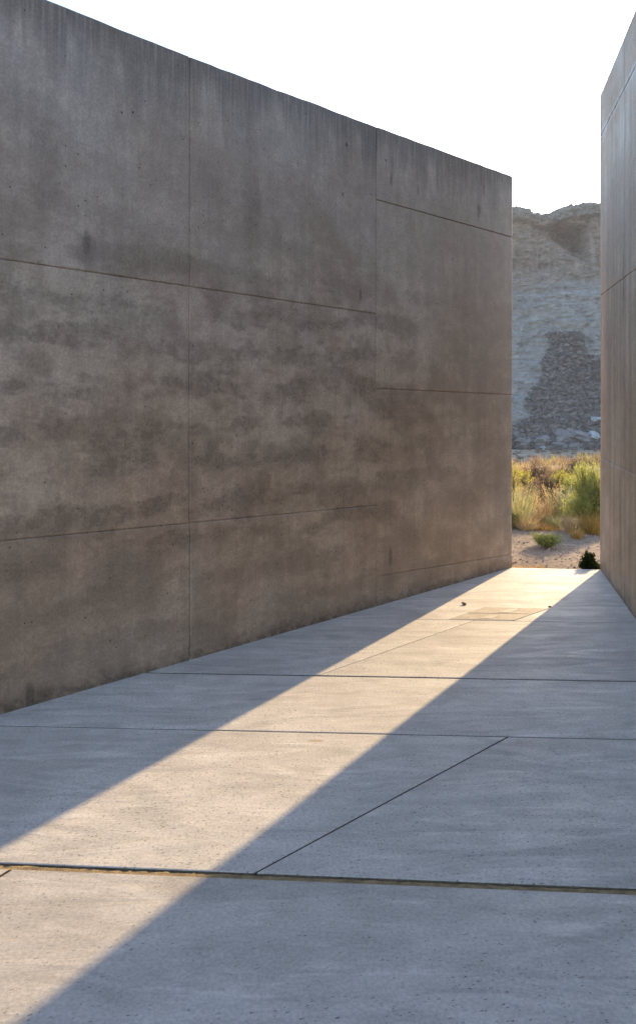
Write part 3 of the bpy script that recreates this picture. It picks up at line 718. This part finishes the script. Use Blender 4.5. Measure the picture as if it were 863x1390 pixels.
cx_ = axis(52.0, 112.0, 0.38, -600, 800, 1.10)
ct = list(np.linspace(0, 1, 232)) + [1.004, 1.01, 1.03, 1.1, 1.4]
V = []; att = []
for t in ct:
    for x in cx_:
        p = cliff_pt(x, t); V.append(p); att.append(scree_mask(x, p[2]) if t <= 1 else 0.0)
n = len(cx_)
Fq = [(j * n + i, j * n + i + 1, (j + 1) * n + i + 1, (j + 1) * n + i) for j in range(len(ct) - 1) for i in range(n - 1)]
cl = mesh_obj('cliff', V, Fq, M['cliff'])
at_ = cl.data.attributes.new('scree', 'FLOAT', 'POINT'); at_.data.foreach_set('value', att)
tag(cl, 'layered sandstone cliff with cap rock and alcove behind the desert', kind='structure')

# rock fall: countless angular blocks
rnd = random.Random(31); V = []; Fq = []
bmr = rock_mesh(2, 1, 0.75, 0.5); bmr.verts.ensure_lookup_table()
protos = []
for s in range(6):
    b_ = rock_mesh(s * 1.7 + 2, 1, 0.75, 0.7); b_.verts.index_update()
    protos.append(([v.co.copy() for v in b_.verts], [tuple(v.index for v in f.verts) for f in b_.faces])); b_.free()
bmr.free()
cnt = 0
for i in range(30000):
    x = rnd.uniform(56, 125); z = -17.5 + 41 * rnd.random() ** 1.25
    if scree_mask(x, z) < 0.04 + 0.7 * rnd.random(): continue
    p = cliff_pt(x, (z + 18) / (skyline(x) + 18)); r = rnd.uniform(0.16, 0.52) * (1 + 1.3 * (rnd.random() ** 6) + 0.9 * sm(4, -14, z) * rnd.random() ** 2)
    vs_, fs_ = protos[rnd.randrange(6)]; b = len(V); rz = Matrix.Rotation(rnd.uniform(0, 6.28), 3, 'Z') @ Matrix.Rotation(rnd.uniform(-.7, .7), 3, 'X')
    sx, sy, sz = r * rnd.uniform(.8, 1.5), r, r * rnd.uniform(.6, 1.0)
    for c in vs_: q = rz @ Vector((c.x * sx, c.y * sy, c.z * sz)); V.append((p[0] + q.x, p[1] - r * 0.2 + q.y, p[2] + q.z))
    Fq += [tuple(b + k for k in f) for f in fs_]
    cnt += 1
    if cnt > 9000: break
tag(mesh_obj('rock_fall', V, Fq, M['rubble']), 'dark tongue of fallen rock blocks down the cliff', kind='stuff')
# the largest blocks at the foot
bl = [(735, 597, 2.0, 'dark wedge-shaped boulder at the foot of the rock fall, left of its middle', 'boulder'),
      (764, 588, 2.3, 'broad purple-grey boulder near the middle foot of the rock fall', 'boulder'),
      (788, 592, 2.1, 'rounded grey boulder right of the broad one at the rock fall foot', 'boulder'),
      (712, 600, 1.5, 'grey boulder at the left end of the rock fall foot', 'boulder'),
      (806, 590, 1.2, 'pale bluish boulder at the right end of the rock fall foot', 'pale_rock'),
      (809, 568, 0.9, 'pale bluish boulder above the right end of the rock fall', 'pale_rock'),
      (736, 607, 0.7, 'small pale bluish boulder lowest in the rock fall', 'pale_rock'),
      (758, 604, 1.6, 'low flat grey boulder below the broad one', 'boulder'),
      (781, 606, 1.5, 'flat grey boulder lowest right of the middle', 'boulder')]
for k, (px, py, r, lab, mt) in enumerate(bl):
    z = EYE + (YH - py) / FPX * 250; Y = 246 + (z + 18) * 0.8; z = EYE + (YH - py) / FPX * Y; Y = 246 + (z + 18) * 0.8 - 1.6
    x = (px - CX) / FPX * Y
    o = bm_obj('boulder', rock_mesh(k * 2.3 + 1, 3, 0.62, 0.55), M[mt]); o.location = (x, Y, z); o.scale = (r * 1.7, r * 1.3, r * 1.15)
    o.rotation_euler = (0.2 * math.sin(k * 3), 0.35 * math.sin(k * 5), k * 1.3)
    tag(o, lab, 'boulder', 'boulders at the foot of the rock fall')

# ------------------------------------------------------------------ haze: one closed box of thin dusty air
hz = bpy.data.materials.new('dusty_air'); hz.use_nodes = True; ht = hz.node_tree; ht.nodes.clear()
ho = ht.nodes.new('ShaderNodeOutputMaterial'); hv = ht.nodes.new('ShaderNodeVolumePrincipled')
hv.inputs['Color'].default_value = (0.93, 0.94, 0.96, 1); hv.inputs['Density'].default_value = 0.00038
ht.links.new(hv.outputs[0], ho.inputs['Volume'])
haze = bm_obj('haze', prism([(-1650, -1250), (1650, -1250), (1650, 760), (-1650, 760)], -40, 95), hz)
tag(haze, 'thin pale dust haze in the desert air', kind='stuff')
